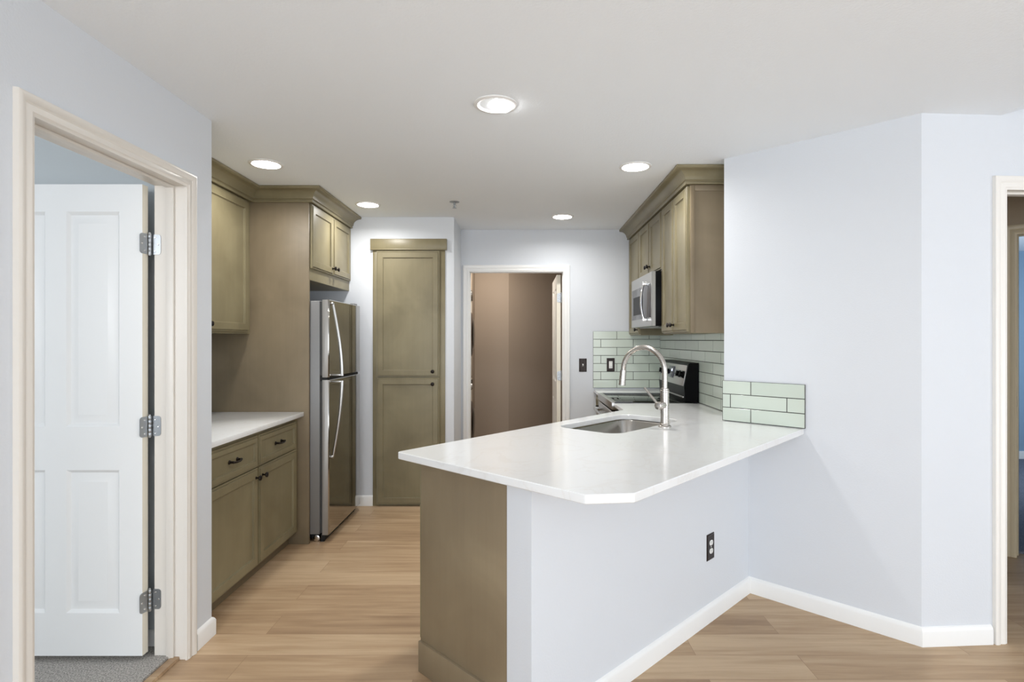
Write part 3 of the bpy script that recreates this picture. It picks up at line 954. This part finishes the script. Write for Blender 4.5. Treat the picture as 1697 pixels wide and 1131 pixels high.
# ------------------------------------------------------------------ right run base cabinets and counters
sc_ = thing('base_cabinet', (.99, 5.07, 0), 'narrow olive base cabinet between range and far wall', 'cabinet')
m = MB(); m.box(.705, XR - .002, RY1 + .004, YB - .002, .09, .906); m.build('body', M_CAB, sc_)
m = MB(); m.box(.77, XR - .05, RY1 + .004, YB - .002, 0, .0895); m.build('toe_kick', M_CAB2, sc_)
fr = XN_(.705)
d = shaker(sc_, fr, -YB + .03, -RY1 - .015, .098, .70); knob(d, fr(-RY1 - .05, .65, .0195), fr.w)
d = shaker(sc_, fr, -YB + .03, -RY1 - .015, .706, .890, 'drawer', rail=.038); pull(d, Frame(fr(-(YB + RY1) / 2, .80, .010), fr.u, fr.v, fr.w))
cts = thing('countertop', (.98, 5.07, .908), 'small white quartz counter piece between range and far wall', 'countertop')
m = MB(); m.box(.668, XR - .002, RY1 + .003, YB - .002, .908, CT, bev=.003); m.build('slab', M_QUARTZ, cts)

# peninsula cabinet
Q1 = H0 + ha * .532
pcab = thing('base_cabinet', (Q1.x + .4, Q1.y + .4, 0), 'olive peninsula sink cabinet with plain end panel', 'cabinet')
fdir = Vector((.725 - Q1.x, 3.64 - Q1.y)).normalized()
fnor = Vector((-fdir.y, fdir.x))
i0 = Vector((.725, 3.64))
inn = Vector((E0[0] - .02, E0[1] + .05))
# cabinet shell stays hollow around the sink
q = [Q1 + hb * .018, i0, Vector((.725, RY0 - .006)), Vector((XR - .012, RY0 - .006)), Vector((XR - .012, 3.44)), Vector(P0) + ha * .160 - hb * .0, H0 + ha * .006 + hb * .018]
m = MB()
def wallseg(a, b, t, z0, z1):
    d = (b - a).normalized(); n = Vector((-d.y, d.x)) * t
    m.prism([a, b, b - n, a - n], z0, z1)
for k in range(len(q)):
    a, b = q[k], q[(k + 1) % len(q)]
    wallseg(a, b, -.016 if False else .016, .09, CT - .0315)
m.build('body', M_CAB, pcab)
m = MB(); qq = [Q1 + hb * .03 - fnor * .07, i0 + Vector((.05, -.07)), Vector((.79, RY0 - .02)), Vector((XR - .05, RY0 - .02)), Vector((XR - .05, 3.46)), Vector(P0) + ha * .22, H0 + ha * .03 + hb * .03]
m.prism(qq, 0, .0895); m.build('toe_kick', M_CAB2, pcab)
ef = Frame((Q1.x, Q1.y, 0), (-ha.x, -ha.y, 0), (0, 0, 1), (-hb.x, -hb.y, 0))   # end face, c outwards
m = MB(); m.box(0, .530, .128, CT - .031, -.018, 0, ef, .0008); tag(m.build('end_panel', M_CAB2_LIT, pcab), 'smooth brown end panel')
m = MB(); m.box(-.004, .530, 0, .130, -.020, .013, ef, .003); m.build('base_trim', M_CAB2_LIT, pcab)
ff = Frame((Q1.x, Q1.y, 0), (fdir.x, fdir.y, 0), (0, 0, 1), (fnor.x, fnor.y, 0))
m = MB(); m.box(0, .04, .10, CT - .031, 0, .003, ff); m.build('stile', M_CAB, pcab)
FL = (i0 - Q1).length
nd = 4
dw = (FL - .05) / nd
for k in range(nd):
    a0 = .006 + k * dw
    d = shaker(pcab, Frame(ff(0, 0, .003), ff.u, ff.v, ff.w), a0, a0 + dw - .006, .135, .70)
    knob(d, ff(a0 + (dw - .04 if k % 2 == 0 else .034), .655, .0225), ff.w)
    d = shaker(pcab, Frame(ff(0, 0, .003), ff.u, ff.v, ff.w), a0, a0 + dw - .006, .706, .885, 'drawer', rail=.038)

# peninsula countertop with the sink cut-out
C1 = Vector(atz(658, 749, CT)); C2 = Vector(atz(970, 820.5, CT)); C3 = Vector(atz(1051.5, 818, CT))
C4r = Vector(atz(1333, 711, CT)); CI = Vector(atz(1032, 679.4, CT))
wd = (Vector(P1) - Vector(P0)).normalized()
wn_ = Vector((-wd.y, wd.x)) * -1
def hit(p, d, q, e):
    den = d.x * e.y - d.y * e.x
    t = ((q.x - p.x) * e.y - (q.y - p.y) * e.x) / den
    return p + d * t
C4 = hit(C3, (C4r - C3).normalized(), Vector(P0) + wn_ * .002, wd)
CE = Vector(E0) + wn_ * .002
capd = (Vector((XR, 3.366)) - Vector(E0)).normalized()
CE2 = Vector(E0) - wd * .002
CIx = Vector((.672, CI.y))
outer = [C1, C2, C3, C4, CE, CE2, Vector((XR - .002, 3.37)), Vector((XR - .002, RY0 - .003)), Vector((.672, RY0 - .003)), CIx]
SKC = Vector((.548, 3.130)); SB = Vector((.676, .737)); SA = Vector((-.737, .676))
def rrect(hx, hy, r, n=7):
    P = []
    for cx, cy, a in ((hx - r, hy - r, 0), (-hx + r, hy - r, 90), (-hx + r, -hy + r, 180), (hx - r, -hy + r, 270)):
        for s in range(n):
            t = math.radians(a + 90 * s / (n - 1))
            P.append(SKC + SB * (cx + r * math.cos(t)) + SA * (cy + r * math.sin(t)))
    return P
HX, HY, HR = .345, .195, .085
hole = rrect(HX, HY, HR)


def round_poly(P, rad):
    out = []
    for i, p in enumerate(P):
        r = rad.get(i, 0)
        if not r:
            out.append(p); continue
        a = (P[i - 1] - p).normalized(); b = (P[(i + 1) % len(P)] - p).normalized()
        ang = a.angle(b); d = r / math.tan(ang / 2)
        c = p + (a + b).normalized() * (r / math.sin(ang / 2))
        s, e = p + a * d - c, p + b * d - c
        for k in range(7):
            t = k / 6
            v = s.lerp(e, t); out.append(c + v.normalized() * r)
    return out


outer = round_poly(outer, {0: .012, 1: .012, 2: .012, 9: .008})
pct = thing('countertop', (SKC.x, SKC.y, CT - .03), 'large white quartz peninsula bar top with sink opening', 'countertop')
def slab(outer, hole, z0, z1, bev):
    bm = bmesh.new()
    def loop(pts, z):
        vs = [bm.verts.new((p.x, p.y, z)) for p in pts]
        return vs, [bm.edges.new((vs[i], vs[(i + 1) % len(vs)])) for i in range(len(vs))]
    def inset(pts, d):
        o = []
        for i, p in enumerate(pts):
            a = (p - pts[i - 1]).normalized(); b = (pts[(i + 1) % len(pts)] - p).normalized()
            na, nb = Vector((-a.y, a.x)), Vector((-b.y, b.x))
            mm = (na + nb) / max(.3, 1 + na.dot(nb))
            o.append(p + mm * d)
        return o
    ar = sum(outer[i - 1].x * outer[i].y - outer[i].x * outer[i - 1].y for i in range(len(outer)))
    if ar < 0: outer = outer[::-1]
    ar = sum(hole[i - 1].x * hole[i].y - hole[i].x * hole[i - 1].y for i in range(len(hole)))
    if ar > 0: hole = hole[::-1]
    for zc, zi in ((z1, z1 - bev), (z0, z0 + bev)):
        vo, eo = loop(inset(outer, bev), zc); vh, eh = loop(inset(hole, bev), zc)
        bmesh.ops.triangle_fill(bm, edges=eo + eh, use_beauty=True)
        vo2, _ = loop(outer, zi); vh2, _ = loop(hole, zi)
        for A, B in ((vo, vo2), (vh, vh2)):
            for i in range(len(A)):
                j = (i + 1) % len(A); bm.faces.new((A[i], A[j], B[j], B[i]))
        if zc == z1: top = (vo2, vh2)
        else:
            for A, B in zip(top, (vo2, vh2)):
                for i in range(len(A)):
                    j = (i + 1) % len(A); bm.faces.new((A[i], A[j], B[j], B[i]))
    bm.verts.index_update()
    r = MB(); r.add([v.co.copy() for v in bm.verts], [[v.index for v in f.verts] for f in bm.faces]); bm.free()
    return r
slab(outer, hole, CT - .03, CT, .003).build('slab', M_QUARTZ, pct, angle=30)

# sink
sk = thing('kitchen_sink', (SKC.x, SKC.y, CT - .24), 'undermount stainless sink bowl set in the peninsula top', 'sink')
L = []
for grow, z, r in ((.018, CT - .0315, .10), (.018, CT - .0335, .10)):
    pass
lv = [(.018, CT - .0308), (.018, CT - .033), (-.002, CT - .033), (-.006, CT - .038), (-.010, CT - .19), (-.022, CT - .215), (-.05, CT - .226), (-.12, CT - .231)]
for gsz, z in lv:
    L.append([Vector((p.x, p.y, z)) for p in rrect(HX + gsz, HY + gsz, max(.02, HR + gsz))])
m = MB(); m.loops(L, cap0=False, cap1=True)
m.v = m.v; bowl = m.build('bowl', M_SINK, sk, angle=40)
m = MB(); m.lathe((SKC.x, SKC.y, CT - .2315), (0, 0, 1), [(.045, 0), (.045, .003), (.036, .004), (.034, .001), (0, .001)], 24); m.build('drain', M_CHROME, sk)

# faucet
fb = SKC + SB * .033 + SA * (-.252)
fx, fy = fb
fa = thing('faucet', (fx, fy, CT), 'brushed nickel pull down faucet with high arc spout behind the sink', 'faucet')
m = MB(); m.lathe((fx, fy, CT), (0, 0, 1), [(.034, 0), (.034, .004), (.031, .008), (.026, .010), (.024, .018), (.0225, .02)], 32); m.build('base', M_NICKEL, fa)
m = MB(); m.lathe((fx, fy, CT + .019), (0, 0, 1), [(.0222, 0), (.0222, .166), (.0235, .168), (.0235, .176), (.0205, .178), (.0205, .186), (.0165, .188)], 32); m.build('body', M_NICKEL, fa)
A3 = Vector((SA.x, SA.y, 0)); B3 = Vector((SB.x, SB.y, 0))
R_ = .128; zc = 1.232
pts = [Vector((fx, fy, 1.13 + (zc - 1.13) * i / 4)) for i in range(4)]
for i in range(25):
    t = math.pi * i / 24 * .985
    pts.append(Vector((fx, fy, zc)) + A3 * (R_ - R_ * math.cos(t)) + Vector((0, 0, R_ * math.sin(t))))
m = MB(); m.tube(pts, .0142, 20); sp = m.build('spout', M_NICKEL, fa)
hp = pts[-1]; hd = (Vector((0, 0, -1)) + A3 * .10).normalized()
m = MB(); m.lathe(hp - hd * .004, hd, [(.0125, 0), (.0125, .006), (.0165, .008), (.0172, .014), (.0185, .088), (.0192, .090), (.0192, .096), (.016, .097)], 28); m.build('spray_head', M_NICKEL, fa)
m = MB()
v0 = Vector((fx, fy, 1.056))
m.lathe(v0, -B3, [(.0185, .0), (.0185, .046), (.021, .048), (.021, .060), (.0195, .062), (.0195, .074), (.014, .077)], 28)
hn = m.build('valve', M_NICKEL, fa)
m = MB(); tip = v0 - B3 * .066
m.tube([tip + Vector((0, 0, .004)), tip + A3 * .030 + Vector((0, 0, .034)), tip + A3 * .082 + Vector((0, 0, .090))], [.0075, .0068, .0062], 14); m.build('handle', M_NICKEL, fa)

# ------------------------------------------------------------------ tiles
def tiles(fr, a0, a1, b0, rows, first, pitch, name, label, edge=True, th=.009):
    """Running bond of 3 x 12 tiles on a dark grout bed; first = the joint positions of even / odd rows."""
    m = MB(); m.mi = 1
    hgt = .0762
    g = .0025
    m.box(a0, a1, b0, b0 + rows * hgt, .0004, th - .0007, fr)
    m.mi = 0
    for r in range(rows):
        z0, z1 = b0 + r * hgt + g, b0 + (r + 1) * hgt - g * .4
        js = [a0]
        j = first[r % 2]
        while j > a0 + pitch: j -= pitch
        while j < a1 - .004:
            if j > a0 + .004: js.append(j)
            j += pitch
        js.append(a1)
        for k in range(len(js) - 1):
            m.box(js[k] + g * .7, js[k + 1] - g * .7, z0, z1, .001, th, fr, .0012, 1)
    return tag(m.build(name, [M_TILE, M_GROUT], None, fr((a0 + a1) / 2, b0, 0), smooth=False), label, 'backsplash')


bf = Frame((0, YB, 0), (1, 0, 0), (0, 0, 1), (0, -1, 0))
tiles(bf, .664, XR - .0015, CT + .0115, 7, (.887, .737), .3048, 'tile_backsplash', 'sage green subway tile backsplash on the far wall')
tf = Frame((XR, 0, 0), (0, -1, 0), (0, 0, 1), (-1, 0, 0))
tiles(tf, -YB + .0105, -3.46, CT + .0015, 7, (-4.936, -4.77), .318, 'tile_backsplash', 'sage green subway tile backsplash behind the range')
sf = Frame((E0[0] + wn_.x * .0, E0[1], 0), (wd.x, wd.y, 0), (0, 0, 1), (wn_.x, wn_.y, 0))
SLn = (Vector(pxs(1, 0, 0)[:2]) * 0 + hit(Vector((0, 0)), Vector(((1335 - PX) / FPX, 1)), Vector(P0), wd) - Vector(E0)).length
def su(x): return (hit(Vector((0, 0)), Vector(((x - PX) / FPX, 1)), Vector(P0) + wn_ * .009, wd) - Vector(E0)).dot(wd)
tiles(sf, -.006, SLn, CT + .002, 3, (su(1244.2), su(1210.4)), su(1304) - su(1210.4), 'tile_backsplash', 'short three row sage tile piece on the angled wall')

# ------------------------------------------------------------------ outlets, switch
def plate(fr, w, h, name, label, cat, kind):
    t = thing(name, fr(0, 0, 0), label, cat)
    m = MB(); m.rings(fr, -w / 2, w / 2, -h / 2, h / 2, [(0, 0), (0, .0025), (.004, .0055), (.008, .006), (.010, .0052), (.013, .0052)]); p = m.build('cover_plate', M_PLATE, t)
    if kind == 'duplex':
        for s in (-1, 1):
            m = MB()
            pts = [(.0165 * math.cos(a), s * .0205 + .0145 * max(-.86, min(.86, math.sin(a)))) for a in [2 * math.pi * k / 24 for k in range(24)]]
            m.prism(pts, .004, .0075, fr); m.mi = 1
            for dx_ in (-.006, .006): m.box(dx_ - .001, dx_ + .001, s * .0205 - .001, s * .0205 + .007, .0076, .0079, fr)
            m.lathe(fr(0, s * .0205 - .007, .0076), fr.w, [(.0022, 0), (.0022, .0003)], 10); m.build('receptacle', [M_WHITEP, M_RUBBER], t)
        m = MB(); m.lathe(fr(0, 0, .005), fr.w, [(.0035, 0), (.003, .0015), (0, .0018)], 12); m.build('screw', M_WHITEP, t)
    elif kind == 'gfci':
        m = MB(); m.box(-.0165, .0165, -.0335, .0335, .004, .0078, fr, .0015); m.mi = 1
        for s in (-1, 1):
            for dx_ in (-.006, .006): m.box(dx_ - .001, dx_ + .001, s * .021 - .001, s * .021 + .007, .0079, .0082, fr)
        r = m.build('receptacle', [M_WHITEP, M_RUBBER], t)
        m = MB(); m.box(-.008, .008, -.005, -.0005, .0078, .0088, fr); m.box(-.008, .008, .0005, .005, .0078, .0088, fr); m.build('test_button', M_WHITEP, r)
    else:
        m = MB(); m.prism([(.0, -.011), (.012, -.004), (.0145, .004), (.005, .011), (0, .011)], -.0045, .0045, Frame(fr(0, 0, .005), fr.w, fr.v, fr.u)); m.build('toggle', M_WHITEP, t)
        for s in (-1, 1):
            m = MB(); m.lathe(fr(0, s * .030, .0055), fr.w, [(.0035, 0), (.003, .0012), (0, .0015)], 12); m.build('screw', M_BRONZE, t)
    return t


plate(Frame((.568, YB, 1.164), (1, 0, 0), (0, 0, 1), (0, -1, 0)), .072, .125, 'light_switch', 'dark bronze toggle light switch on the far wall', 'light switch', 'toggle')
plate(Frame((.829, YB - .009, 1.168), (1, 0, 0), (0, 0, 1), (0, -1, 0)), .074, .125, 'wall_outlet', 'dark plate outlet set in the far wall tiles', 'outlet', 'gfci')
t_ = hit(Vector((0, 0)), Vector(((1176.8 - PX) / FPX, 1)), H1, hb)
plate(Frame((t_.x, t_.y, .368), (hb.x, hb.y, 0), (0, 0, 1), (-ha.x, -ha.y, 0)), .074, .130, 'wall_outlet', 'dark bronze outlet with white sockets on the half wall', 'outlet', 'duplex')

# ------------------------------------------------------------------ ceiling things
def downlight(x, y, label, tilt):
    t = thing('recessed_light', (x, y, CEIL), label, 'light', 'recessed ceiling lights')
    m = MB(); m.lathe((x, y, CEIL), (0, 0, -1), [(.096, 0), (.096, .003), (.090, .006), (.080, .0065), (.077, .003), (.0765, .0)], 40, cap0=False, cap1=False); m.build('trim_ring', M_CANW, t)
    m = MB(); m.lathe((x, y, CEIL - .0008), (0, 0, -1), [(.0765, 0), (.070, .0005)], 40, cap0=False, cap1=False); m.build('baffle', M_BAFFLE, t)
    d = Vector((-tilt[0], -tilt[1], -1)).normalized()
    m = MB(); m.lathe((x + tilt[0] * .05, y + tilt[1] * .05, CEIL + .010), (d.x, d.y, d.z), [(.060, 0), (.060, .008), (.056, .010)], 36, cap0=False, cap1=False)
    e = m.build('eyeball', M_CANW, t)
    LR = .058 if tilt[0] else .0735
    m = MB(); m.lathe((x + tilt[0] * .05, y + tilt[1] * .05, CEIL - .0042), (d.x, d.y, d.z), [(LR, -.0015), (LR * .95, .003), (LR * .8, .006), (LR * .5, .0085), (LR * .2, .0095), (0, .0098)], 36, cap0=False, cap1=False); m.build('lens', M_LENS, t)
    dd = bpy.data.lights.new('downlight_bulb', 'AREA'); dd.shape = 'DISK'; dd.size = .12; dd.energy = CAN_W; dd.color = CAN_COL; dd.spread = math.radians(165)
    lo = bpy.data.objects.new('bulb', dd); lo.location = (0, 0, -.030); lo.parent = t; COL.objects.link(lo)


for x, y, lab, tl in ((-.120, 2.474, 'round recessed ceiling light nearest, above the bar end', (.24, .06)),
                      (-1.513, 3.31, 'round recessed ceiling light beside the left crown molding', (0, 0)),
                      (.675, 3.36, 'round recessed ceiling light beside the right crown molding', (0, 0)),
                      (-1.184, 4.30, 'round recessed ceiling light in front of the pantry near fridge', (0, 0)),
                      (.335, 4.72, 'round recessed ceiling light in front of the laundry doorway', (0, 0))):
    downlight(x, y, lab, tl)

spk = thing('fire_sprinkler', (-.512, 4.22, CEIL), 'small chrome fire sprinkler hanging from the ceiling', 'sprinkler')
m = MB(); m.lathe((-.512, 4.22, CEIL), (0, 0, -1), [(.038, 0), (.036, .003), (.020, .006), (.014, .008)], 28); m.build('escutcheon', M_ZINC, spk)
m = MB(); m.lathe((-.512, 4.22, CEIL - .007), (0, 0, -1), [(.008, 0), (.008, .012), (.004, .014), (.004, .035)], 14)
for s in (-1, 1):
    m.tube([(-.512 + s * .007, 4.22, CEIL - .018), (-.512 + s * .011, 4.22, CEIL - .030), (-.512 + s * .003, 4.22, CEIL - .044)], .002, 8)
m.build('frame', M_ZINC, spk)
m = MB(); m.lathe((-.512, 4.22, CEIL - .044), (0, 0, -1), [(.004, 0), (.016, .001), (.016, .003), (.003, .004)], 20); m.build('deflector', M_ZINC, spk)

# ------------------------------------------------------------------ laundry appliances
def laundry(name, z0, z1, label, cat, zc):
    t = thing(name, (-.9, 5.94, z0), label, cat)
    m = MB(); m.box(-1.22, -.562, 5.63, 6.26, z0 + .012, z1, bev=.012); m.build('body', M_APPL, t)
    m = MB(); m.lathe((-.5625, 5.945, zc), (1, 0, 0), [(.235, 0), (.235, .018), (.215, .032), (.17, .040)], 40); d = m.build('door', M_APPLD, t)
    m = MB(); m.lathe((-.5235, 5.945, zc), (1, 0, 0), [(.165, 0), (.155, .006), (.09, .015), (0, .018)], 36); m.build('door_glass', M_GLASSK, d)
    m = MB(); m.box(-.5625, -.552, 5.66, 6.23, z1 - .125, z1 - .02, bev=.003); p = m.build('control_panel', M_BLACK, t)
    m = MB(); m.lathe((-.552, 5.945, z1 - .072), (1, 0, 0), [(.030, 0), (.028, .018), (.022, .022)], 24); m.build('knob', M_STEEL2, p)
    for x in (-1.17, -.61):
        for y in (5.68, 6.21):
            m = MB(); m.lathe((x, y, z0), (0, 0, 1), [(.02, 0), (.02, .008), (.012, .013)], 12); m.build('foot', M_RUBBER, t)
    return t


laundry('washing_machine', 0, .985, 'washing machine under the dryer behind the laundry doorway', 'washer', .52)
laundry('clothes_dryer', .985, 1.96, 'clothes dryer stacked on the washing machine', 'dryer', 1.46)
